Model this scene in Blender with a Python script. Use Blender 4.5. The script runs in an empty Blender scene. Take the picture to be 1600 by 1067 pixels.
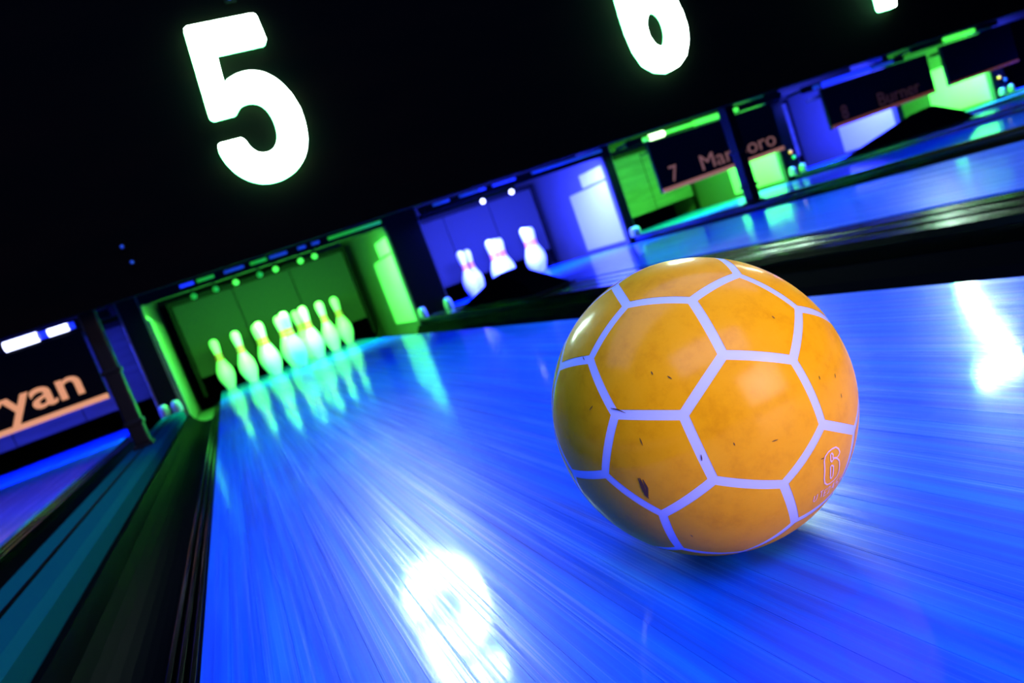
import bpy, bmesh, math, random
from mathutils import Vector, Matrix
random.seed(7)
C = bpy.context.scene.collection
S = bpy.context.scene

# ------------------------------------------------------------------ camera
cam_d = bpy.data.cameras.new('camera'); cam = bpy.data.objects.new('camera', cam_d); C.objects.link(cam)
yaw, pitch, roll = 0.3636, -0.1225, -0.349
F = Vector((math.sin(yaw)*math.cos(pitch), math.cos(yaw)*math.cos(pitch), math.sin(pitch)))
R0 = Vector((math.cos(yaw), -math.sin(yaw), 0)); U0 = R0.cross(F)
Rv = R0*math.cos(roll) + U0*math.sin(roll); Uv = -R0*math.sin(roll) + U0*math.cos(roll)
M = Matrix((Rv, Uv, -F)).transposed().to_4x4(); M.translation = Vector((-0.4097, -4.806, 0.2628))
cam.matrix_world = M
cam_d.sensor_width = 36; cam_d.lens = 36*1115.4/1600; cam_d.clip_start = 0.02; cam_d.clip_end = 60
cam_d.dof.use_dof = True; cam_d.dof.focus_distance = 0.44; cam_d.dof.aperture_fstop = 9.0
S.camera = cam
# ------------------------------------------------------------------ world, lights, exposure
w = bpy.data.worlds.new('world'); S.world = w; w.use_nodes = True
w.node_tree.nodes['Background'].inputs[0].default_value = (0.03, 0.05, 0.35, 1)
w.node_tree.nodes['Background'].inputs[1].default_value = 0.05
S.view_settings.view_transform = 'Standard'; S.view_settings.look = 'None'
S.view_settings.gamma = 1; S.view_settings.use_curve_mapping = False; S.view_settings.exposure = 0
def area(name, loc, aim, sx, sy, col, power, spread=180):
    d = bpy.data.lights.new(name, 'AREA'); d.shape = 'RECTANGLE'; d.size = sx; d.size_y = sy
    d.color = col; d.energy = power; d.spread = math.radians(spread)
    o = bpy.data.objects.new(name, d); C.objects.link(o); o.location = loc
    o.rotation_euler = (Vector(aim)-Vector(loc)).to_track_quat('-Z', 'Y').to_euler(); return o
BLUE = (0.05, 0.22, 1.0)
area('lounge_lamp', (0.50, -6.6, 0.62), (-0.12, -4.36, 0.1), 1.3, 0.9, (1.0, 0.74, 0.85), 7.2, 60)
area('ceiling_blacklight_rear', (-0.2, -6.6, 2.9), (0.3, -4.0, 0), 3.5, 1.5, (0.24, 0.34, 1.0), 150)
area('ceiling_blacklight', (0.6, -3.6, 2.95), (0.6, -3.5, 0), 7.0, 1.4, BLUE, 140)
area('masking_blacklight', (2.4, -1.5, 1.9), (2.4, -1.3, 0), 9.0, 0.2, (0.02, 0.12, 1.0), 80)
GREEN, PBLUE = (0.08, 1.0, 0.055), (0.040, 0.058, 1.0)
# boundaries of the pits along x (opening at y = -0.1)
PITS = {4: (-2.42, -0.87, PBLUE), 5: (-0.74, 0.80, GREEN), 6: (1.05, 2.56, PBLUE), 7: (2.65, 4.22, GREEN),
        8: (4.40, 5.68, PBLUE), 9: (5.76, 7.05, GREEN), 10: (7.25, 8.55, PBLUE)}
for n, (a, b, col) in PITS.items():
    area('pit_lamp', ((a+b)/2, -0.12, 0.655), ((a+b)/2, 0.43, -0.195), (b-a)*0.8, 0.05, col, {5: 110, 6: 430, 4: 80, 8: 300, 10: 300}.get(n, 170))

# ------------------------------------------------------------------ materials
def mat(name, col, rough=0.5, spec=0.5, metal=0, emit=None, es=0, coat=0, coat_r=0.1):
    m = bpy.data.materials.new(name); m.use_nodes = True; b = m.node_tree.nodes['Principled BSDF']
    b.inputs['Base Color'].default_value = (*col, 1); b.inputs['Roughness'].default_value = rough
    b.inputs['Specular IOR Level'].default_value = spec; b.inputs['Metallic'].default_value = metal
    b.inputs['Coat Weight'].default_value = coat; b.inputs['Coat Roughness'].default_value = coat_r
    if emit: b.inputs['Emission Color'].default_value = (*emit, 1); b.inputs['Emission Strength'].default_value = es
    return m
def nodes(m): return m.node_tree.nodes, m.node_tree.links, m.node_tree.nodes['Principled BSDF']
def noise(m, scale_vec, scale=1.0, detail=3, rough=0.5):
    N, L, B = nodes(m); g = N.new('ShaderNodeNewGeometry'); mp = N.new('ShaderNodeMapping'); n = N.new('ShaderNodeTexNoise')
    mp.inputs['Scale'].default_value = scale_vec; n.inputs['Scale'].default_value = scale
    n.inputs['Detail'].default_value = detail; n.inputs['Roughness'].default_value = rough
    L.new(g.outputs['Position'], mp.inputs[0]); L.new(mp.outputs[0], n.inputs['Vector']); return n
def ramp(m, src, stops):
    N, L, B = nodes(m); r = N.new('ShaderNodeValToRGB'); e = r.color_ramp.elements
    e[0].position, e[0].color = stops[0][0], (*stops[0][1], 1); e[1].position, e[1].color = stops[-1][0], (*stops[-1][1], 1)
    for p, c in stops[1:-1]: x = e.new(p); x.color = (*c, 1)
    L.new(src, r.inputs[0]); return r
def lane_material(name, boards):
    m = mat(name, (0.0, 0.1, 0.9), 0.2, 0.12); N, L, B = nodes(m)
    g = noise(m, (70, 1.3, 1), 1.0, 5, 0.65)
    r = ramp(m, g.outputs['Fac'], [(0.30, (0.001, 0.060, 0.66)), (0.50, (0.002, 0.120, 0.92)), (0.70, (0.004, 0.21, 1.0))])  # blue of the blacklight painted into the colour of pale boards
    L.new(r.outputs[0], B.inputs['Base Color'])
    s = noise(m, (260, 2.0, 1), 1.0, 3, 0.6)
    mr = N.new('ShaderNodeMapRange'); mr.inputs[1].default_value = 0.35; mr.inputs[2].default_value = 0.70
    mr.inputs[3].default_value = 0.30; mr.inputs[4].default_value = 0.46; B.inputs['Coat Weight'].default_value = 0.7; B.inputs['Coat IOR'].default_value = 1.36
    mc = N.new('ShaderNodeMapRange'); mc.inputs[1].default_value = 0.35; mc.inputs[2].default_value = 0.7; mc.inputs[3].default_value = 0.05; mc.inputs[4].default_value = 0.30
    L.new(s.outputs['Fac'], mc.inputs[0]); L.new(mc.outputs[0], B.inputs['Coat Roughness'])
    L.new(s.outputs['Fac'], mr.inputs[0]); L.new(mr.outputs[0], B.inputs['Roughness'])
    s2 = noise(m, (420, 5.0, 1), 1.0, 2, 0.5); bp = N.new('ShaderNodeBump')
    bp.inputs['Strength'].default_value = 0.10; bp.inputs['Distance'].default_value = 0.0004
    L.new(s2.outputs['Fac'], bp.inputs['Height']); L.new(bp.outputs[0], B.inputs['Normal'])
    st = noise(m, (620, 1.1, 1), 1.0, 2, 0.6); wide = noise(m, (38, 0.5, 1), 1.0, 2, 0.5)
    ml = N.new('ShaderNodeMath'); ml.operation = 'MULTIPLY_ADD'; ml.inputs[1].default_value = 0.45
    L.new(wide.outputs['Fac'], ml.inputs[0]); L.new(st.outputs['Fac'], ml.inputs[2])
    mc.inputs[1].default_value = 0.75; mc.inputs[2].default_value = 0.90; mc.inputs[3].default_value = 0.08; mc.inputs[4].default_value = 0.42
    L.new(ml.outputs[0], mc.inputs[0])
    if boards:
        oi = N.new('ShaderNodeObjectInfo'); hs = N.new('ShaderNodeHueSaturation')
        m2 = N.new('ShaderNodeMapRange'); m2.inputs[3].default_value = 0.93; m2.inputs[4].default_value = 1.04
        L.new(oi.outputs['Random'], m2.inputs[0]); L.new(m2.outputs[0], hs.inputs['Value'])
        L.new(r.outputs[0], hs.inputs['Color']); L.new(hs.outputs[0], B.inputs['Base Color'])
    return m
M_LANE_B = lane_material('lane_board_blue_cast', True); M_LANE = lane_material('lane_surface_blue_cast', False)
M_BLACK = mat('black_paint', (0.0015, 0.0015, 0.002), 0.6, 0.08)
M_ROOM = mat('room_black', (0.002, 0.002, 0.002), 0.9, 0.05)
M_FASCIA = mat('masking_vinyl', (0.006, 0.005, 0.005), 0.8, 0.02)
_n = noise(M_FASCIA, (1.5, 1, 9), 1.0, 4); _r = ramp(M_FASCIA, _n.outputs['Fac'], [(0.4, (0.0006, 0.0006, 0.0005)), (0.7, (0.0022, 0.0010, 0.0006))])
M_FASCIA.node_tree.links.new(_r.outputs[0], nodes(M_FASCIA)[2].inputs['Base Color'])
M_CAP = mat('cap_metal', (0.15, 0.18, 0.15), 0.16, 0.5, metal=1)
_n = noise(M_CAP, (300, 1.5, 100), 1.0, 3); _b = M_CAP.node_tree.nodes.new('ShaderNodeBump'); _b.inputs['Strength'].default_value = 0.02; _b.inputs['Distance'].default_value = 0.001
M_CAP.node_tree.links.new(_n.outputs['Fac'], _b.inputs['Height']); M_CAP.node_tree.links.new(_b.outputs[0], nodes(M_CAP)[2].inputs['Normal'])
M_GUT = mat('gutter_plastic', (0.001, 0.0012, 0.002), 0.5, 0.006)
M_PIN = mat('pin_white', (0.9, 0.9, 0.88), 0.25, 0.5, coat=0.5)
M_STRIPE = mat('pin_stripe', (1.0, 0.10, 0.005), 0.3)
M_LINER = mat('liner_grey', (0.07, 0.07, 0.07), 0.45)
M_PLATE = mat('liner_plate', (0.50, 0.50, 0.50), 0.4)
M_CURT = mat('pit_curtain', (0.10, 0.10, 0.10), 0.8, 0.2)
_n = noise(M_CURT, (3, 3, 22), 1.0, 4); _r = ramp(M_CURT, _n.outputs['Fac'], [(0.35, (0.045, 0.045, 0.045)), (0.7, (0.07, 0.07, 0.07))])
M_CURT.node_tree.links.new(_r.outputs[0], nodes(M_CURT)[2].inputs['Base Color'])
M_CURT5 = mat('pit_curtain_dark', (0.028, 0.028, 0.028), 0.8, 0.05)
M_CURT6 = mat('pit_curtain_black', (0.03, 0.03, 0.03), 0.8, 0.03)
M_CAP_L = mat('cap_teal', (0.003, 0.07, 0.075), 0.7, 0.0)
M_HOOD = mat('hood_black', (0.0008, 0.0008, 0.001), 0.8, 0.0)
M_TRIM = mat('post_metal', (0.003, 0.003, 0.004), 0.4, 0.1)
M_DIGIT = mat('digit_face', (0.9, 0.9, 0.9), 0.4, emit=(0.72, 1.0, 0.85), es=55)
M_DIGIT_RIM = mat('digit_rim', (0.1, 0.6, 0.2), 0.4, emit=(0.12, 1.0, 0.30), es=35)
M_SALMON = mat('sweep_print_glow', (0.3, 0.14, 0.08), 0.5, emit=(0.95, 0.40, 0.17), es=0.75)  # sweep board prints: glow painted in, in place of warm light on them
M_SALMON_DIM = mat('sweep_print_glow_dim', (0.10, 0.05, 0.04), 0.5, emit=(0.62, 0.26, 0.17), es=0.45)
M_SALMON_FAINT = mat('sweep_print_glow_faint', (0.03, 0.015, 0.01), 0.5, emit=(0.45, 0.12, 0.06), es=0.25)
M_TEXT_DIM = mat('sweep_text_glow_dim', (0.05, 0.03, 0.03), 0.5, emit=(0.45, 0.20, 0.16), es=0.38)
M_TEXT_FAINT = mat('sweep_text_glow_faint', (0.01, 0.006, 0.005), 0.5, emit=(0.30, 0.12, 0.10), es=0.08)
M_GLED = mat('green_led', (0.1, 0.8, 0.1), 0.4, emit=(0.08, 1, 0.05), es=1.4)
M_GLED_HOT = mat('green_led_hot', (0.1, 0.8, 0.1), 0.4, emit=(0.6, 1, 0.5), es=5)
M_GLED_LOW = mat('green_led_low', (0.05, 0.3, 0.05), 0.4, emit=(0.03, 1, 0.03), es=0.35)
M_BLED = mat('blue_led', (0.1, 0.1, 0.8), 0.4, emit=(0.01, 0.03, 1), es=1.2)
M_BLED_HOT = mat('blue_led_hot', (0.3, 0.3, 0.9), 0.4, emit=(0.6, 0.65, 1), es=5)
M_BLED_LOW = mat('blue_led_low', (0.02, 0.05, 0.3), 0.4, emit=(0.02, 0.10, 1), es=0.35)
M_RLED = mat('red_led', (0.8, 0.2, 0.05), 0.4, emit=(1, 0.25, 0.03), es=1.2)
M_KNOB = mat('bumper_white', (0.22, 0.22, 0.22), 0.4)
M_LIT_STRIP = mat('edge_strip', (0.12, 0.12, 0.12), 0.5)

# ------------------------------------------------------------------ helpers
def link(o, parent=None):
    C.objects.link(o)
    if parent is not None: o.parent = parent
    return o
def tag(o, label=None, cat=None, group=None, kind=None):
    if label: o['label'] = label
    if cat: o['category'] = cat
    if group: o['group'] = group
    if kind: o['kind'] = kind
    return o
def empty(name, loc, label, cat, group=None):
    o = bpy.data.objects.new(name, None); o.location = loc; link(o); o.empty_display_size = 0.05
    return tag(o, label, cat, group)
class MB:
    def __init__(s): s.v = []; s.f = []
    def box(s, x0, x1, y0, y1, z0, z1, bev=0.0):
        bm = bmesh.new(); bmesh.ops.create_cube(bm, size=1)
        for v in bm.verts: v.co = Vector(((x0+x1)/2+v.co.x*(x1-x0), (y0+y1)/2+v.co.y*(y1-y0), (z0+z1)/2+v.co.z*(z1-z0)))
        if bev: bmesh.ops.bevel(bm, geom=bm.edges[:], offset=bev, segments=2, affect='EDGES', profile=0.6)
        return s.bm(bm)
    def bm(s, bm):
        n = len(s.v); bm.verts.index_update()
        s.v += [v.co[:] for v in bm.verts]; s.f += [tuple(n+v.index for v in f.verts) for f in bm.faces]; bm.free(); return s
    def prof(s, pts, y0, y1, closed=True):
        """profile in x,z swept along y, capped"""
        n = len(s.v); k = len(pts)
        for y in (y0, y1): s.v += [(x, y, z) for x, z in pts]
        for i in range(k if closed else k-1):
            j = (i+1) % k; s.f.append((n+i, n+j, n+k+j, n+k+i))
        if closed: s.f.append(tuple(n+i for i in range(k))[::-1]); s.f.append(tuple(n+k+i for i in range(k)))
        return s
    def lathe(s, prof, cx=0, cy=0, seg=28):
        n = len(s.v); k = len(prof)
        for i in range(seg):
            a = 2*math.pi*i/seg; s.v += [(cx+r*math.cos(a), cy+r*math.sin(a), z) for r, z in prof]
        for i in range(seg):
            i2 = (i+1) % seg
            for j in range(k-1): s.f.append((n+i*k+j, n+i2*k+j, n+i2*k+j+1, n+i*k+j+1))
        return s
    def mesh(s, name):
        me = bpy.data.meshes.new(name); me.from_pydata(s.v, [], s.f); me.update()
        bm = bmesh.new(); bm.from_mesh(me); bmesh.ops.recalc_face_normals(bm, faces=bm.faces[:]); bm.to_mesh(me); bm.free(); return me
    def build(s, name, m, parent=None, smooth=False, loc=None):
        me = s.mesh(name); me.materials.append(m)
        if smooth:
            for p in me.polygons: p.use_smooth = True
        o = bpy.data.objects.new(name, me)
        if loc is not None: o.location = loc
        return link(o, parent)
def curve_mesh(name, loops, extrude, m, parent=None, loc=(0, 0, 0), rot=(0, 0, 0)):
    cu = bpy.data.curves.new(name, 'CURVE'); cu.dimensions = '2D'; cu.fill_mode = 'BOTH'; cu.extrude = extrude
    for lp in loops:
        sp = cu.splines.new('POLY'); sp.points.add(len(lp)-1); sp.use_cyclic_u = True
        for p, (x, y) in zip(sp.points, lp): p.co = (x, y, 0, 1)
    return curve_to_obj(name, cu, m, parent, loc, rot)
def curve_to_obj(name, cu, m, parent, loc, rot):
    t = bpy.data.objects.new('tmp', cu); C.objects.link(t); bpy.context.view_layer.update()
    me = bpy.data.meshes.new_from_object(t.evaluated_get(bpy.context.evaluated_depsgraph_get())); me.name = name
    bpy.data.objects.remove(t); me.materials.clear(); me.materials.append(m)
    o = bpy.data.objects.new(name, me); o.location = loc; o.rotation_euler = rot; return link(o, parent)
def text(name, body, size, m, parent, loc, rot=(math.pi/2, 0, 0), align='LEFT', extrude=0.0015, off=0.007, sx=1.0):
    cu = bpy.data.curves.new(name, 'FONT'); cu.body = body; cu.size = size; cu.align_x = align; cu.extrude = extrude; cu.offset = off
    o = curve_to_obj(name, cu, m, parent, loc, rot); o.scale.x = sx; return o
def chaikin(p, n=2):
    q = []
    for i in range(len(p)):                 # support points keep long straight edges straight
        a, b = p[i], p[(i+1) % len(p)]; d = math.hypot(b[0]-a[0], b[1]-a[1]); q.append(a)
        if d > 0.06:
            t = 0.012/d; q += [(a[0]+(b[0]-a[0])*u, a[1]+(b[1]-a[1])*u) for u in (t, 1-t)]
    p = q
    for _ in range(n):
        q = []
        for i in range(len(p)):
            a, b = p[i], p[(i+1) % len(p)]
            q += [(a[0]*.75+b[0]*.25, a[1]*.75+b[1]*.25), (a[0]*.25+b[0]*.75, a[1]*.25+b[1]*.75)]
        p = q
    return p
def copy_tree(o, parent=None):
    c = o.copy(); C.objects.link(c)
    if parent is not None: c.parent = parent
    for ch in list(o.children): copy_tree(ch, c)
    return c

# ------------------------------------------------------------------ room shell
X0, X1, Y0, Y1, ZT = -6.0, 11.5, -9.5, 2.4, 3.2
tag(MB().box(X0, X1, Y0, Y1, -0.30, -0.16).build('floor', M_ROOM), 'dark subfloor under the lanes', kind='structure')
tag(MB().box(X0, X1, Y0, Y1, ZT, ZT+0.1).build('ceiling', M_ROOM), 'unlit black ceiling', kind='structure')
tag(MB().box(X0, X1, Y1, Y1+0.1, -0.3, ZT).build('wall_back', M_ROOM), 'black wall behind the pin pits', kind='structure')
tag(MB().box(X0, X1, Y0-0.1, Y0, -0.3, ZT).build('wall_front', M_ROOM), 'black wall at the approach end', kind='structure')
tag(MB().box(X0-0.1, X0, Y0, Y1, -0.3, ZT).build('wall_left', M_ROOM), 'black side wall left of the lanes', kind='structure')
tag(MB().box(X1, X1+0.1, Y0, Y1, -0.3, ZT).build('wall_right', M_ROOM), 'black side wall right of the lanes', kind='structure')
MB_f = MB().box(X0, X1, -2.0, -1.95, 0.555, ZT)
tag(MB_f.build('masking_panel', M_FASCIA), 'black masking wall panel hanging over the lanes and carrying the lane numbers', 'panel')

# ------------------------------------------------------------------ lanes
LW = 0.533; YN, YF = -7.0, 0.9
CX = {4: -1.62, 5: 0.0, 6: 1.80, 7: 3.42, 8: 5.05, 9: 6.40, 10: 7.9}
def lane_label(n):
    return {4: 'blue-lit bowling lane at the far left, below the sweep board reading Bryan',
            6: 'blue-lit bowling lane right of the yellow ball, leading to the blue pit',
            7: 'blue-lit lane leading to the green pit behind the sweep board numbered 7',
            8: 'blue-lit lane leading to the blue pit behind the sweep board numbered 8',
            9: 'blue-lit lane to the green pit right of the sweep board numbered 8',
            10: 'blue-lit lane furthest right, at the edge of the photo'}[n]
l5 = empty('bowling_lane', (0, 0, 0), 'glossy blue-lit wooden bowling lane under the yellow ball, leading to the green pit', 'lane', 'bowling lanes')
bw = 2*LW/39
bmesh_board = MB().box(-bw/2+0.00012, bw/2-0.00012, YN, YF, -0.04, 0).mesh('board'); bmesh_board.materials.append(M_LANE_B)
for i in range(39):
    o = bpy.data.objects.new('board', bmesh_board); o.location = (-LW+bw*(i+.5), 0, 0); link(o, l5)
MB().box(-LW, LW, YN, YF, -0.12, -0.0405).build('underlay', M_BLACK, l5)
for n in (4, 6, 7, 8, 9, 10):
    cx = CX[n]; a, b, _ = PITS[n]; hw = min(LW, (b-a)/2-0.12)
    ln = empty('bowling_lane', (cx, 0, 0), lane_label(n), 'lane', 'bowling lanes')
    MB().box(-hw, hw, YN, YF, -0.12, 0, 0.001).build('surface', M_LANE, ln)
def gutter(n, side, label):
    a, b, _ = PITS[n]; cx = CX[n]; hw = min(LW, (b-a)/2-0.12)
    if side < 0: xa, xb = a+0.005, cx-hw-0.003
    else: xa, xb = cx+hw+0.003, b-0.005
    wv = xb-xa; pts = []; K = 14
    for i in range(K+1):
        t = i/K; x = xa+0.012+(wv-0.024)*t; pts.append((x, -0.012-0.075*math.sin(math.pi*t)**0.6))
    top = [(xa, -0.012)] + pts + [(xb, -0.012)]
    prof = top + [(xb, -0.10), (xa, -0.10)]
    g = empty('gutter', (0, 0, 0), label, 'gutter', 'gutters beside the lanes')
    m = MB().prof(prof, YN, -0.1); m.build('channel', M_GUT, g, smooth=False)
    r = MB()
    for k in range(3):
        for q in ((xa+0.006+k*0.014, ) if side > 0 else (xb-0.006-k*0.014, )): r.box(q-0.003, q+0.003, YN, -0.1, -0.012-0.004*k, -0.004-0.004*k, 0.001)
    r.build('rib', M_CAP, g)
    # flat gutter beyond, beside the pin deck
    MB().box(xa, xb, -0.1, 0.9, -0.12, -0.085).build('flat_end', M_LINER, g)
    return g
GL = {(4, 1): 'dark gutter along the right edge of the far left blue lane', (4, -1): 'dark gutter along the left edge of the far left blue lane',
      (5, -1): 'dark ribbed gutter along the left edge of the lane with the yellow ball', (5, 1): 'black gutter passing behind the yellow ball',
      (6, -1): 'dark gutter left of the lane that leads to the blue pit with pins', (6, 1): 'dark gutter right of the lane that leads to the blue pit with pins',
      (7, -1): 'dark gutter left of the lane to the sweep board numbered 7', (7, 1): 'dark gutter right of the lane to the sweep board numbered 7',
      (8, -1): 'dark gutter running up to the left end of the faint far sweep board', (8, 1): 'dark gutter between the two farthest visible lanes at right'}
for (n, s), lb in GL.items(): gutter(n, s, lb)
def cap(xa, xb, zt, label):
    g = empty('lane_divider', (0, 0, 0), label, 'divider', 'dividers between the lanes')
    MB().prof([(xa, -0.158), (xa, zt-0.012), (xa+0.012, zt), (xb-0.012, zt), (xb, zt-0.012), (xb, -0.158)], YN, -0.19).build('cover', M_CAP_L if xb < 0 and xa > -1 else M_CAP, g)
    k = max(1, int((xb-xa)/0.11)); st = (xb-xa)/(k+1)
    for i in range(k): MB().box(xa+st*(i+1)-0.004, xa+st*(i+1)+0.004, YN, -0.193, zt-0.002, zt+0.003, 0.0012).build('ridge', M_GUT if xb < 0 else M_CAP, g)
    return g
BOUND = [(-2.68, -2.42, 'wide black divider left of the far left lane'), (-0.87, -0.74, 'narrow dark divider between the far left lane and the lane of the ten green-lit pins'),
         (0.80, 1.05, 'wide dark divider right of the yellow ball, shining with green-white reflections'), (2.56, 2.65, 'narrow dark divider between the blue pit with pins and the pit of sweep board 7'),
         (4.22, 4.40, 'dark divider between the sweep boards numbered 7 and 8'), (5.68, 5.76, 'narrow dark divider right of the lane of sweep board 8'), (7.05, 7.25, 'dark divider at the far right of the lanes')]
for i, (a, b, lb) in enumerate(BOUND): cap(a, b, 0.03, lb)

# ------------------------------------------------------------------ kickbacks (side walls between pits)
KH = 0.95

def kickback(a, b, label, i):
    k = empty('kickback', ((a+b)/2, 0, 0), label, 'partition', 'partitions between the pin pits'); h = (b-a)/2
    MB().box(-h+0.012, h-0.012, -0.11, 1.5, -0.155, KH).build('core', M_BLACK, k)
    for s in (-1, 1):
        xo = s*h
        MB().box(min(xo, xo-s*0.012), max(xo, xo-s*0.012), -0.10, 1.5, -0.16, KH).build('liner', M_LINER, k)
        MB().box(min(xo, xo+s*0.006), max(xo, xo+s*0.006), -0.06, 0.55, 0.02, 0.50, 0.003).build('plate', M_PLATE, k)
        MB().box(min(xo, xo+s*0.005), max(xo, xo+s*0.005), -0.06, 0.30, 0.515, 0.62, 0.003).build('plate', M_PLATE, k)
        # rounded bumper with bolt at the foot of the front edge
        MB().lathe([(0, 0.10), (0.016, 0.098), (0.026, 0.085), (0.030, 0.06), (0.030, 0.03)], s*max(h-0.03, 0.0), -0.15, 16).build('bumper', M_KNOB, k, True)
        MB().box(s*max(h-.03, 0)-0.022, s*max(h-.03, 0)+0.022, -0.17, -0.12, 0.028, 0.05, 0.004).build('bracket', M_TRIM, k)
    return k
KL = ['black partition at the far left edge of the far left pit', 'black partition between the far left pit and the green pit of ten pins',
      'black partition between the green pit and the blue pit with pins', 'thin black partition between the blue pit with pins and the pit of sweep board 7',
      'black partition between the pits of sweep boards 7 and 8', 'thin black partition right of the blue pit of sweep board 8', 'black partition at the right of the farthest green pit']
for i, ((a, b, _), lb) in enumerate(zip(BOUND, KL)): kickback(a, b, lb, i)
# added pale strip: light on the green pit's left wall, put into its colour
o = MB().box(-0.7335, -0.722, -0.09, 0.9, -0.075, 0.60, 0.004).build('edge_strip', M_LIT_STRIP)
tag(o, 'tall pale strip added for the light on the left wall of the green pit of ten pins', 'board')
# pit curtains
for n, (a, b, _) in PITS.items():
    c = empty('pit_curtain', ((a+b)/2, 1.0, 0.14), {4: 'dark curtain behind the far left sweep board', 5: 'dim green curtain of hanging panels behind the ten pins',
        6: 'blue curtain behind the white pins of the blue pit', 7: 'green-lit curtain behind the sweep board numbered 7', 8: 'blue-lit curtain behind the sweep board numbered 8',
        9: 'green-lit curtain of the pit right of sweep board 8', 10: 'blue-lit curtain of the pit at the right edge'}[n], 'curtain', 'curtains closing the pin pits')
    wv = (b-a)-0.22; k = 3
    for i in range(k):
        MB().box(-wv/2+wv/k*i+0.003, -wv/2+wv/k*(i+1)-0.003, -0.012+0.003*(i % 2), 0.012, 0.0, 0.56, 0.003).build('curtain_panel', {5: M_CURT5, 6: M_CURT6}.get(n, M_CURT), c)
    MB().box(-wv/2-0.03, wv/2+0.03, -0.02, 0.03, 0.56, 0.60, 0.005).build('rail', M_BLACK, c)
    for s in (-1, 1): MB().box(s*(wv/2+0.015)-0.012, s*(wv/2+0.015)+0.012, -0.02, 0.03, -0.14, 0.56).build('frame_post', M_BLACK, c)
    # lintel over the pit opening
    t = empty('pit_lintel', ((a+b)/2, -0.06, 0.80), {4: 'black lintel over the far left pit', 5: 'black lintel over the green pit of ten pins', 6: 'black lintel over the blue pit with pins',
        7: 'black lintel over the pit of sweep board 7', 8: 'black lintel over the pit of sweep board 8', 9: 'black lintel over the green pit right of sweep board 8', 10: 'black lintel over the pit at the right edge'}[n], 'beam', 'lintels over the pin pits')
    MB().box(-(b-a)/2, (b-a)/2, -0.03, 0.02, 0.0, 0.15, 0.004).build('beam', M_BLACK, t)
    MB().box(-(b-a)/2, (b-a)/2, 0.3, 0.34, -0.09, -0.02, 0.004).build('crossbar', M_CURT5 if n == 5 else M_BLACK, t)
    MB().box(-(b-a)/2, (b-a)/2, 0.02, 0.32, -0.0, 0.02).build('top_plate', M_BLACK, t)

# ------------------------------------------------------------------ light rows above the pits
def rod(name, x0, x1, y, z, r, m, parent):
    bm = bmesh.new(); bmesh.ops.create_cone(bm, cap_ends=True, segments=12, radius1=r, radius2=r, depth=x1-x0)
    bmesh.ops.rotate(bm, verts=bm.verts, matrix=Matrix.Rotation(math.pi/2, 3, 'Y'))
    bmesh.ops.translate(bm, verts=bm.verts, vec=((x0+x1)/2, y, z)); return MB().bm(bm).build(name, m, parent, True)
def bulb(x, y, z, r, m, parent, name='bulb'):
    bm = bmesh.new(); bmesh.ops.create_uvsphere(bm, u_segments=14, v_segments=10, radius=r)
    bmesh.ops.translate(bm, verts=bm.verts, vec=(x, y, z)); return MB().bm(bm).build(name, m, parent, True)
t = empty('light_bar', (0, -0.14, 0.71), 'row of small green bulbs and blue tube lights over the ten pins', 'light', 'light bars over the pits')
MB().box(-0.74, 0.80, -0.012, 0.0, -0.03, 0.03, 0.003).build('housing', M_BLACK, t)
for x, m in ((-0.448, M_GLED_LOW), (-0.319, M_GLED_LOW), (-0.198, M_GLED), (-0.051, M_GLED_LOW), (0.049, M_GLED), (0.208, M_GLED), (0.300, M_GLED)):
    bulb(x, -0.02, -0.072, 0.018, m, t)
for x in (-0.448, -0.319, -0.198, -0.051, 0.049, 0.208, 0.300): MB().box(x-0.005, x+0.005, -0.024, -0.004, -0.058, -0.028).build('bulb_holder', M_BLACK, t)
for x0, x1, m in ((-0.50, -0.42, M_BLED), (-0.40, -0.30, M_GLED_LOW), (-0.24, -0.12, M_BLED_LOW), (-0.08, 0.02, M_GLED_LOW), (0.04, 0.15, M_BLED_LOW), (0.22, 0.27, M_BLED_LOW), (0.31, 0.36, M_BLED_LOW), (0.42, 0.78, M_GLED_LOW)):
    rod('tube', x0, x1, -0.02, 0.005, 0.009, m, t)
t = empty('light_bar', (1.80, -0.14, 0.70), 'row of blue tube lights with two pale bulbs over the blue pit', 'light', 'light bars over the pits')
MB().box(-0.75, 0.76, -0.012, 0.0, -0.03, 0.03, 0.003).build('housing', M_BLACK, t)
for x0, x1, m in ((-0.64, -0.52, M_BLED_LOW), (-0.44, -0.30, M_BLED_LOW), (-0.29, -0.24, M_BLED), (-0.18, -0.06, M_BLED), (-0.06, 0.0, M_BLED), (0.14, 0.74, M_BLED_LOW)):
    rod('tube', x0, x1, -0.02, 0.012, 0.009, m, t)
for x in (-0.29, -0.06): bulb(x, -0.02, -0.068, 0.018, M_BLED_HOT, t); MB().box(x-0.005, x+0.005, -0.024, -0.004, -0.055, -0.028).build('bulb_holder', M_BLACK, t)
def bar(x, y, z, label, segs, x0, x1):
    t = empty('light_bar', (x, y, z), label, 'light', 'light bars over the pits')
    MB().box(x0-x, x1-x, 0.0, 0.02, -0.02, 0.03, 0.003).build('housing', M_BLACK, t)
    for q in (x0-x+0.03, x1-x-0.03): MB().box(q-0.01, q+0.01, 0.018, 0.19, 0.0, 0.02).build('bracket', M_BLACK, t)
    for a, b, r, m in segs: rod('tube', a-x, b-x, -0.008, 0.0, r, m, t)
bar(-1.64, -0.32, 0.68, 'blue tube light with two white-hot spots over the sweep board reading Bryan', [(-2.0, -1.44, .018, M_BLED), (-1.40, -1.24, .026, M_BLED_HOT), (-1.24, -1.19, .020, M_BLED), (-1.19, -1.09, .020, M_BLED_HOT), (-1.09, -1.06, .018, M_BLED), (-0.98, -0.95, .015, M_BLED)], -2.4, -0.88)
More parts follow.
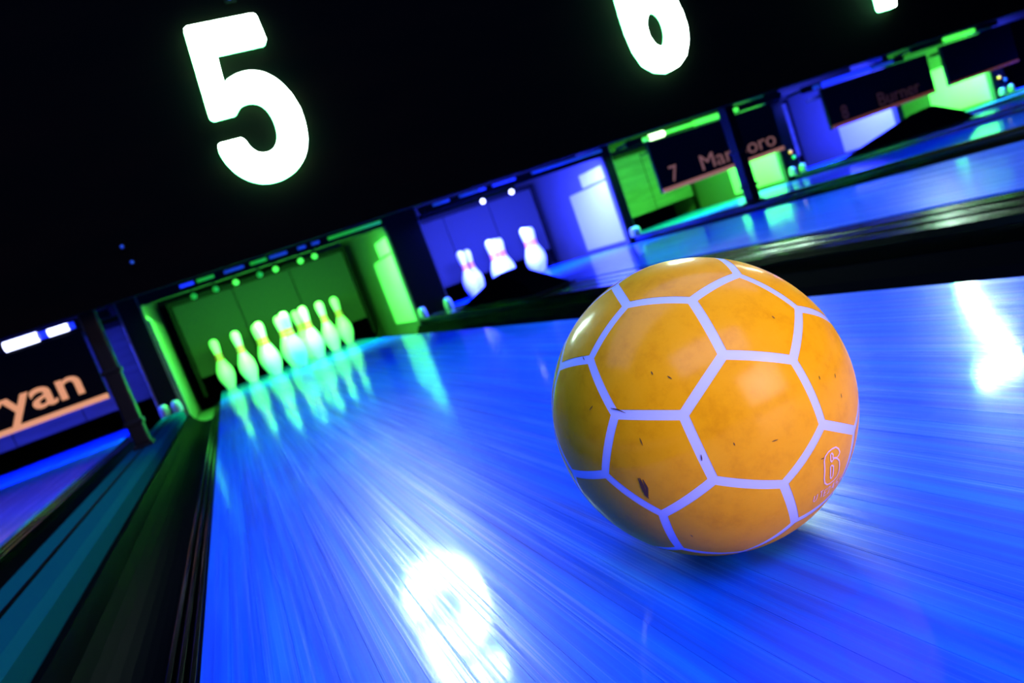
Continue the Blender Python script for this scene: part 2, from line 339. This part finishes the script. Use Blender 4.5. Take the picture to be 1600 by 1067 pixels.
bar(3.42, -0.32, 0.675, 'green tube light with one white-hot end over the sweep board numbered 7', [(2.80, 2.86, .015, M_GLED), (2.86, 2.99, .022, M_GLED_HOT), (2.99, 3.28, .013, M_GLED), (3.28, 3.56, .020, M_GLED), (3.62, 3.72, .014, M_GLED)], 2.66, 4.2)
bar(5.10, -0.32, 0.65, 'blue tube light over the sweep board numbered 8', [(4.54, 4.60, .014, M_BLED_LOW), (4.64, 5.20, .022, M_BLED), (5.20, 5.50, .012, M_BLED_LOW)], 4.42, 5.66)
bar(6.40, -0.32, 0.69, 'short green tube light at the upper right, over the farthest green pit', [(6.20, 6.62, .018, M_GLED)], 5.78, 7.0)

# ------------------------------------------------------------------ sweep boards
def sweep(x0, x1, y, z0, z1, label, num, word, mt, mb, numx, word_r, size, base=0.055, sx=1.0):
    t = empty('sweep_board', (x0, y, z0), label, 'sign', 'lowered sweep boards'); wv = x1-x0
    MB().box(0, wv, 0, 0.03, 0.0, z1-z0, 0.004).build('board', M_BLACK, t)
    MB().box(0.004, wv-0.004, -0.006, 0.004, 0.0, 0.030, 0.003).build('edge_strip', mb, t)
    for s in (0.1, wv-0.1): MB().box(s-0.015, s+0.015, 0.03, 0.255, z1-z0-0.06, z1-z0-0.03).build('arm', M_BLACK, t)
    if num: text('lane_number', num, size, mt, t, (numx, -0.003, base), off=0.004*size)
    text('lettering', word, size, mt, t, (word_r, -0.003, base), align='RIGHT', off=(0.014 if word == 'Bryan' else 0.0)*size, sx=sx)
sweep(-2.27, -1.04, -0.35, 0.245, 0.642, 'black sweep board at far left with salmon lettering Bryan and salmon lower edge', '4', 'Bryan', M_SALMON, M_SALMON, 0.10, 1.145, 0.225, 0.075, 1.27)
sweep(2.81, 4.04, -0.35, 0.258, 0.64, 'black sweep board with number 7, salmon lower edge and lettering ending in boro', '7', 'Marlboro', M_TEXT_DIM, M_SALMON_DIM, 0.10, 1.17, 0.165, 0.06, 1.24)
sweep(4.59, 5.90, -0.35, 0.275, 0.62, 'black sweep board with a faint number 8 and thin dim salmon lower edge', '8', 'Burner', M_TEXT_FAINT, M_SALMON_FAINT, 0.14, 1.12, 0.16, 0.05, 1.2)
t = empty('sweep_board', (6.10, -0.35, 0.285), 'black sweep board without readable lettering at far right, beside the green upright gap', 'sign', 'lowered sweep boards')
MB().box(0, 1.0, 0, 0.03, 0, 0.36, 0.004).build('board', M_BLACK, t); MB().box(0.004, 0.996, -0.006, 0.004, 0, 0.02, 0.003).build('edge_strip', M_SALMON_FAINT, t)
for s in (0.1, 0.9): MB().box(s-0.015, s+0.015, 0.03, 0.255, 0.30, 0.33).build('arm', M_BLACK, t)

# ------------------------------------------------------------------ posts, hoods, small lamps
def post(x, y, label):
    t = empty('support_post', (x, y, 0.03), label, 'post', 'posts under the masking panel')
    MB().box(-0.035, 0.035, -0.05, 0.05, 0, 0.012, 0.003).build('foot_plate', M_TRIM, t)
    MB().box(-0.028, 0.028, -0.035, 0.035, 0.012, 0.62, 0.006).build('shaft', M_TRIM, t)
    for z in (0.09, 0.30): MB().box(-0.034, 0.034, -0.042, 0.042, z, z+0.02, 0.004).build('collar', M_TRIM, t)
post(-0.805, -1.72, 'thin dark metal post on the divider right of the Bryan sweep board')
post(2.60, -1.45, 'thin dark metal post standing in front of the sweep board numbered 7')
def hood(x, ya, yp, yb, h, label):
    t = empty('ball_return_hood', (x, yb, 0.0335), label, 'ball return cover', 'ball return covers on the dividers')
    v = []; 
    for s, (wx) in ((-1, 0.09), (1, 0.09)):
        v += [(s*wx, yb-yb, 0.005), (s*wx, ya-yb, 0.005), (s*wx*0.55, yp-yb+0.10, h-0.01), (s*wx*0.55, yp-yb, h), (s*wx*0.75, (yp+yb)/2-yb-0.05, h*0.45)]
    m = MB(); m.v = v; m.f = [(0, 1, 2, 3, 4), (5, 6, 7, 8, 9), (0, 5, 6, 1), (1, 6, 7, 2), (2, 7, 8, 3), (3, 8, 9, 4), (4, 9, 5, 0)]
    m.build('cover', M_HOOD, t); MB().box(-0.10, 0.10, -0.02, ya-yb+0.02, 0, 0.008, 0.002).build('base_flange', M_BLACK, t)
hood(0.92, -0.95, -1.62, -2.02, 0.135, 'black wedge-shaped cover on the divider, in front of the middle pin of the blue pit')
hood(4.31, -0.70, -1.39, -1.62, 0.163, 'black wedge-shaped cover on the divider between sweep boards 7 and 8')
def led(x, y, z, m, label, r=0.010):
    t = empty('indicator_light', (x, y, z), label, 'light', 'tiny indicator lamps')
    bulb(0, -0.004, 0, r, m, t, 'lens'); 
    MB().box(-r*1.6, r*1.6, 0.0, 0.0125, -r*1.6, r*1.6, 0.002).build('socket', M_BLACK, t)
led(0.075, -2.012, 1.475, M_BLED, 'tiny violet-blue lamp just above the big number 5', 0.012)
led(-0.585, -2.012, 0.725, M_BLED_LOW, 'upper of two faint blue lamps at far left on the masking panel', 0.006)
led(-0.575, -2.012, 0.665, M_BLED_LOW, 'lower of two faint blue lamps at far left on the masking panel', 0.006)
led(4.31, -0.126, 0.22, M_RLED, 'tiny red lamp on the partition right of sweep board 7', 0.014)
led(4.33, -0.126, 0.17, M_GLED_LOW, 'tiny green lamp under the red one right of sweep board 7', 0.016)
led(7.12, -0.126, 0.20, M_RLED, 'tiny orange lamp at far right beside the green pit', 0.016)
led(7.20, -0.126, 0.16, M_BLED_LOW, 'tiny blue lamp at far right beside the orange one', 0.016)

# ------------------------------------------------------------------ lane numbers
FIVE = [(-0.12, 1.384), (-0.109, 1.391), (0.126, 1.391), (0.136, 1.383), (0.139, 1.292), (0.129, 1.282), (-0.049, 1.281), (-0.063, 1.17), (-0.021, 1.192), (0.024, 1.197), (0.064, 1.19), (0.1, 1.169), (0.13, 1.134), (0.154, 1.08), (0.165, 1.021), (0.162, 0.962), (0.148, 0.905), (0.124, 0.859), (0.094, 0.829), (0.055, 0.806), (0.006, 0.794), (-0.045, 0.796), (-0.088, 0.814), (-0.126, 0.847), (-0.151, 0.891), (-0.162, 0.935), (-0.162, 0.965), (-0.152, 0.972), (-0.078, 0.972), (-0.067, 0.962), (-0.061, 0.932), (-0.045, 0.909), (-0.017, 0.896), (0.017, 0.9), (0.042, 0.923), (0.059, 0.959), (0.064, 1.002), (0.059, 1.045), (0.042, 1.076), (0.012, 1.093), (-0.024, 1.093), (-0.047, 1.079), (-0.062, 1.062), (-0.14, 1.061), (-0.15, 1.071)]
SIX = [(1.690, 1.14), (1.687, 1.075), (1.687, 0.995), (1.696, 0.913), (1.724, 0.839), (1.774, 0.798), (1.835, 0.780), (1.900, 0.792), (1.954, 0.828), (1.992, 0.889), (2.011, 0.954), (2.009, 1.023), (1.994, 1.088), (1.962, 1.14), (1.91, 1.168), (1.85, 1.168), (1.80, 1.14), (1.802, 1.19), (1.815, 1.25), (1.845, 1.285), (1.88, 1.285), (1.895, 1.255), (1.90, 1.235), (1.99, 1.24), (1.992, 1.29), (1.965, 1.345), (1.91, 1.385), (1.85, 1.392), (1.78, 1.372), (1.725, 1.31), (1.70, 1.23)]
SIX_IN = [(1.852, 1.066), (1.815, 1.049), (1.791, 1.007), (1.786, 0.954), (1.805, 0.909), (1.836, 0.889), (1.871, 0.902), (1.893, 0.938), (1.902, 0.991), (1.888, 1.045)]
SEVEN = [(3.24, 1.391), (3.25, 1.395), (3.61, 1.395), (3.62, 1.385), (3.62, 1.30), (3.56, 1.21), (3.49, 1.09), (3.44, 0.97), (3.41, 0.87), (3.400, 0.79), (3.39, 0.778), (3.29, 0.778), (3.279, 0.788), (3.282, 0.85), (3.31, 0.97), (3.37, 1.11), (3.46, 1.26), (3.475, 1.29), (3.25, 1.29), (3.24, 1.30)]
def shift(p, cx): return [(x-cx, z-0.778) for x, z in p]
def scale_out(loops, d): return loops
for loops, cx, label in (([FIVE], 0.0, 'large glowing white number 5 on the black wall, upper left'), ([SIX, SIX_IN], 1.85, 'large glowing white number 6 on the black wall, top middle'),
                         ([SEVEN], 3.43, 'glowing white number 7 of which only the foot shows at the top edge')):
    t = empty('lane_number_sign', (cx, -2.0, 0.778), label, 'sign', 'glowing lane numbers')
    lp = [chaikin(shift(l, cx)) for l in loops]
    curve_mesh('digit_face', lp, 0.002, M_DIGIT, t, (0, -0.030, 0), (math.pi/2, 0, 0))
    curve_mesh('digit_rim', lp, 0.013, M_DIGIT_RIM, t, (0, -0.0135, 0), (math.pi/2, 0, 0))

# ------------------------------------------------------------------ pins
PP = [(0, 0), (0.0572/2, 0), (0.0290, 0.0015), (0.0330, 0.010), (0.0400, 0.030), (0.0498, 0.057), (0.0590, 0.090), (0.0605, 0.114), (0.0580, 0.140), (0.0500, 0.168), (0.0380, 0.196), (0.0300, 0.215),
      (0.0248, 0.235), (0.0232, 0.254), (0.0248, 0.275), (0.0290, 0.303), (0.0320, 0.330), (0.0322, 0.343), (0.0300, 0.358), (0.0240, 0.371), (0.0130, 0.379), (0.0, 0.381)]
def interp(prof, z):
    for (r0, z0), (r1, z1) in zip(prof[1:], prof[2:]):
        if z0 <= z <= z1: return r0+(r1-r0)*(z-z0)/(z1-z0)
def make_pin():
    t = bpy.data.objects.new('bowling_pin', None); link(t)
    MB().lathe(PP).build('body', M_PIN, t, True)
    for z in (0.232, 0.258):
        MB().lathe([(interp(PP, z-.010)-.001, z-.010), (interp(PP, z-.010)+.0012, z-.0095), (interp(PP, z)+.0012, z), (interp(PP, z+.010)+.0012, z+.0095), (interp(PP, z+.010)-.001, z+.010)]).build('neck_stripe', M_STRIPE, t, True)
    return t
pin0 = make_pin(); used = False
POS = {1: (0, 0), 2: (-.152, .264), 3: (.152, .264), 4: (-.305, .528), 5: (0, .528), 6: (.305, .528), 7: (-.457, .792), 8: (-.152, .792), 9: (.152, .792), 10: (.457, .792)}
L5 = {7: 'leftmost pin of the ten in the green pit', 4: 'second pin from left in the green pit', 2: 'front pin of the third cluster from left in the green pit', 8: 'back-row pin hidden behind the third pin from left, green pit',
      1: 'front head pin at the middle of the ten in the green pit', 5: 'pin directly behind the head pin in the green pit', 3: 'front pin right of the head pin in the green pit', 9: 'back-row pin behind the one right of the head pin, green pit',
      6: 'second pin from right in the green pit', 10: 'rightmost pin of the ten in the green pit'}
L6 = {8: 'back pin peeking out behind the leftmost white pin of the blue pit', 4: 'leftmost white pin standing in the blue pit', 2: 'front pin in the middle of the blue pit, above the black cover', 5: 'pin behind the middle white pin of the blue pit',
      9: 'back-row pin hidden behind the middle white pin of the blue pit', 3: 'rightmost front white pin in the blue pit', 6: 'pin hidden behind the rightmost white pin of the blue pit', 10: 'back-row pin peeking out right of the rightmost pin of the blue pit'}
for cx, LB, g in ((0, L5, 'ten pins in the green pit'), (1.765, L6, 'pins in the blue pit')):
    for k, lb in LB.items():
        p = pin0 if not used else copy_tree(pin0); used = True
        p.location = (cx+POS[k][0], POS[k][1], 0); p.rotation_euler.z = random.random()*6; tag(p, lb, 'bowling pin', g)

# ------------------------------------------------------------------ the ball
BR = 0.108; BC = Vector((-0.1202, -4.3648, BR))
M_BALL_W = mat('ball_white_lavender_cast', (0.60, 0.64, 0.98), 0.5, 0.3, coat=0.3, coat_r=0.2)  # white lines, with the lavender cast of the light painted into the colour
M_BALL_O = mat('ball_orange', (0.95, 0.42, 0.001), 0.5, 0.06, coat=0.22, coat_r=0.16)
_n = noise(M_BALL_O, (60, 60, 60), 1.0, 6, 0.7); _r = ramp(M_BALL_O, _n.outputs['Fac'], [(0.25, (0.82, 0.33, 0.002)), (0.5, (0.95, 0.42, 0.003)), (0.8, (1.0, 0.47, 0.008))])
M_BALL_O.node_tree.links.new(_r.outputs[0], nodes(M_BALL_O)[2].inputs['Base Color'])
M_MARK = mat('ball_mark', (0.92, 0.60, 0.60), 0.4); M_SCUFF = mat('ball_scuff', (0.10, 0.035, 0.01), 0.7)
RM = Matrix(((0.4555123181340536, 0.39835670256552325, -0.7961284227744068), (0.8102360366420609, -0.5560171349730249, 0.1853712775565698), (-0.3688171538238254, -0.7294908382820939, -0.5760356099303073)))
ball = empty('bowling_ball', (BC.x, BC.y, 0), 'yellow-orange bowling ball with white football-style seam lines, standing on the blue lane', 'ball')
bm = bmesh.new(); bmesh.ops.create_icosphere(bm, subdivisions=6, radius=BR); bmesh.ops.translate(bm, verts=bm.verts, vec=(0, 0, BR))
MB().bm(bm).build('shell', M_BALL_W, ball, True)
ph = (1+5**.5)/2; TI = set()
for b in ((0, 1, 3*ph), (1, 2+ph, 2*ph), (ph, 2, 2*ph+1)):
    for s in range(8):
        v = [b[i]*(1 if s >> i & 1 else -1) for i in range(3)]
        for k in range(3): TI.add(tuple(round(v[(i+k) % 3], 6)+0.0 for i in range(3)))
TI = [Vector(v).normalized() for v in sorted(TI)]
dmin = min((TI[0]-v).length for v in TI[1:])
adj = [[j for j in range(60) if j != i and (TI[i]-TI[j]).length < dmin*1.1] for i in range(60)]
faces = set()
for i in range(60):                        # walk every face: always take the same-side neighbour
    for j in adj[i]:
        f = [i, j]
        while True:
            a, b = f[-2], f[-1]; nrm = TI[b]; back = (TI[a]-nrm)
            best = max((k for k in adj[b] if k != a), key=lambda k: back.cross(TI[k]-nrm).dot(nrm))
            if best == f[0]: break
            f.append(best)
            if len(f) > 6: break
        if len(f) in (5, 6):
            k = f.index(min(f)); f = f[k:]+f[:k]
            faces.add(tuple(f))
faces = {tuple(sorted(f)): f for f in faces}
HW = 0.0285
def slerp_fill(corners, nsub=9):
    cen = sum(corners, Vector()).normalized(); k = len(corners); m = MB()
    for a in range(k):
        A, B = corners[a], corners[(a+1) % k]; base = len(m.v); idx = {}
        for i in range(nsub+1):
            for j in range(nsub+1-i):
                p = (cen*(nsub-i-j)+A*i+B*j).normalized(); idx[i, j] = len(m.v)
                m.v.append(tuple(p*(BR+0.00022)+Vector((0, 0, BR))))
        for i in range(nsub):
            for j in range(nsub-i):
                m.f.append((idx[i, j], idx[i+1, j], idx[i, j+1]))
                if i+j < nsub-1: m.f.append((idx[i+1, j], idx[i+1, j+1], idx[i, j+1]))
    return m
def sph_mesh(m, name, mt):
    me = bpy.data.meshes.new(name); me.from_pydata(m.v, [], m.f); bm = bmesh.new(); bm.from_mesh(me)
    bmesh.ops.remove_doubles(bm, verts=bm.verts, dist=1e-6); bmesh.ops.recalc_face_normals(bm, faces=bm.faces)
    if sum(((f.calc_center_median()-Vector((0, 0, BR))).dot(f.normal)) for f in bm.faces) < 0: bmesh.ops.reverse_faces(bm, faces=bm.faces)
    bm.to_mesh(me); bm.free(); me.materials.append(mt)
    for p in me.polygons: p.use_smooth = True
    return link(bpy.data.objects.new(name, me), ball)
for f in faces.values():
    P = [RM @ TI[i] for i in f]; cen = sum(P, Vector()).normalized(); k = len(P); planes = []
    for a in range(k):
        n = P[a].cross(P[(a+1) % k]).normalized()
        if n.dot(cen) < 0: n = -n
        planes.append(n)
    cor = []
    for a in range(k):                      # corner between edge a-1 and edge a, both moved inwards by HW
        n1, n2 = planes[a-1], planes[a]; d = math.sin(HW); c = n1.dot(n2); al = d/(1+c)
        v = n1*al+n2*al; t = n1.cross(n2); t.normalize()
        if t.dot(P[a]) < 0: t = -t
        v = v + t*math.sqrt(max(0, 1-v.length_squared)); cor.append(v.normalized())
    sph_mesh(slerp_fill(cor), 'panel', M_BALL_O)
def strokes(name, lines, wid, mt, closed=False, lift=0.0005, taper=False):
    m = MB()
    for ln in lines:
        P = [Vector(p).normalized() for p in ln]
        Q = []
        for a, b in zip(P, P[1:]):
            for s in range(4): Q.append((a.lerp(b, s/4)).normalized())
        Q.append(P[-1]); n0 = len(m.v)
        for i, q in enumerate(Q):
            t = (Q[min(i+1, len(Q)-1)]-Q[max(i-1, 0)]); side = q.cross(t).normalized()
            wd = wid*(0.25+0.75*math.sin(math.pi*i/(len(Q)-1))) if taper else wid
            for s in (-1, 1): m.v.append(tuple((q+side*s*wd).normalized()*(BR+lift)+Vector((0, 0, BR))))
        for i in range(len(Q)-1): m.f.append((n0+2*i, n0+2*i+1, n0+2*i+3, n0+2*i+2))
    return sph_mesh(m, name, mt)
SO = [(0.175, -0.922, -0.345), (0.196, -0.921, -0.338), (0.207, -0.923, -0.324), (0.193, -0.936, -0.295), (0.167, -0.948, -0.272), (0.132, -0.955, -0.265), (0.095, -0.959, -0.268), (0.067, -0.956, -0.284), (0.057, -0.949, -0.31), (0.061, -0.922, -0.383), (0.061, -0.902, -0.428), (0.072, -0.882, -0.467), (0.1, -0.864, -0.493), (0.131, -0.856, -0.5), (0.166, -0.85, -0.5), (0.199, -0.849, -0.49), (0.213, -0.862, -0.459), (0.211, -0.885, -0.416), (0.202, -0.903, -0.379), (0.182, -0.917, -0.356), (0.154, -0.929, -0.337), (0.134, -0.931, -0.34)]
SI1 = [(0.134, -0.931, -0.34), (0.125, -0.929, -0.348), (0.114, -0.936, -0.334), (0.114, -0.949, -0.294), (0.126, -0.948, -0.291), (0.138, -0.942, -0.307), (0.134, -0.936, -0.327), (0.175, -0.922, -0.345)]
SI2 = [(0.113, -0.921, -0.374), (0.126, -0.92, -0.371), (0.142, -0.911, -0.386), (0.147, -0.878, -0.456), (0.133, -0.874, -0.467), (0.121, -0.883, -0.454), (0.113, -0.921, -0.374)]
strokes('number_print', [SO, SI1, SI2], 0.0048, M_MARK)
GLY = {'U': [[(0, 1), (0, .2), (.2, 0), (.5, 0), (.7, .2), (.7, 1)]], 'T': [[(0, 1), (.8, 1)], [(.4, 1), (.4, 0)]], 'E': [[(.7, 1), (0, 1), (0, 0), (.7, 0)], [(0, .5), (.55, .5)]],
       '2': [[(0, .8), (.2, 1), (.5, 1), (.7, .8), (.65, .55), (0, 0), (.7, 0)]], '4': [[(.55, 0), (.55, 1), (0, .35), (.75, .35)]], '5': [[(.65, 1), (.05, 1), (0, .55), (.45, .6), (.68, .35), (.5, .02), (0, .05)]]}
LB = [((0.01, -0.824, -0.566), (0.01, -0.855, -0.519)), ((0.062, -0.822, -0.566), (0.058, -0.854, -0.517)), ((0.103, -0.812, -0.575), (0.097, -0.844, -0.527)), ((0.141, -0.805, -0.577), (0.129, -0.841, -0.525)),
      ((0.185, -0.800, -0.572), (0.17, -0.838, -0.520)), ((0.235, -0.785, -0.572), (0.215, -0.826, -0.522)), ((0.290, -0.765, -0.575), (0.262, -0.81, -0.525))]
for ch, (b, u) in zip('UTE2455', LB):
    b = Vector(b); up = Vector(u)-b; rt = up.cross(b).normalized()*0.034
    strokes('letter_print', [[tuple(b+rt*(x-.35)+up*y) for x, y in g] for g in GLY[ch]], 0.0034, M_MARK)
SC = [[(-0.86, -0.506, -0.062), (-0.857, -0.503, -0.114), (-0.852, -0.492, -0.177), (-0.844, -0.497, -0.204)], [(-0.865, -0.497, -0.062), (-0.856, -0.494, -0.155), (-0.847, -0.501, -0.178)], [(-0.852, -0.519, -0.074), (-0.845, -0.518, -0.132), (-0.846, -0.496, -0.195)], [(-0.899, -0.252, 0.358), (-0.882, -0.277, 0.382)], [(-0.573, -0.676, 0.462), (-0.565, -0.698, 0.441)], [(-0.258, -0.965, -0.045), (-0.222, -0.974, -0.047)], [(-0.84, -0.407, 0.359), (-0.823, -0.45, 0.347), (-0.804, -0.5, 0.32)], [(-0.807, -0.565, 0.173), (-0.809, -0.574, 0.127)], [(0.184, -0.969, 0.165), (0.18, -0.973, 0.143)], [(0.33, -0.937, 0.119), (0.318, -0.943, 0.095)], [(0.031, -0.958, -0.284), (0.057, -0.956, -0.289)], [(-0.678, -0.525, -0.515), (-0.664, -0.522, -0.535)], [(-0.604, -0.797, 0.012), (-0.609, -0.793, -0.027)], [(-0.754, -0.11, 0.647), (-0.766, -0.138, 0.628)], [(-0.618, -0.601, 0.507), (-0.622, -0.614, 0.486)], [(0.121, -0.822, 0.556), (0.127, -0.833, 0.538)], [(0.319, -0.948, -0.001), (0.312, -0.95, -0.027)], [(-0.447, -0.894, 0.025), (-0.445, -0.895, 0.006)]]
strokes('scuff_mark', SC[:3], 0.009, M_SCUFF, taper=True)
for s in SC[3:]: strokes('scuff_mark', [s], 0.0035, M_SCUFF, taper=True)
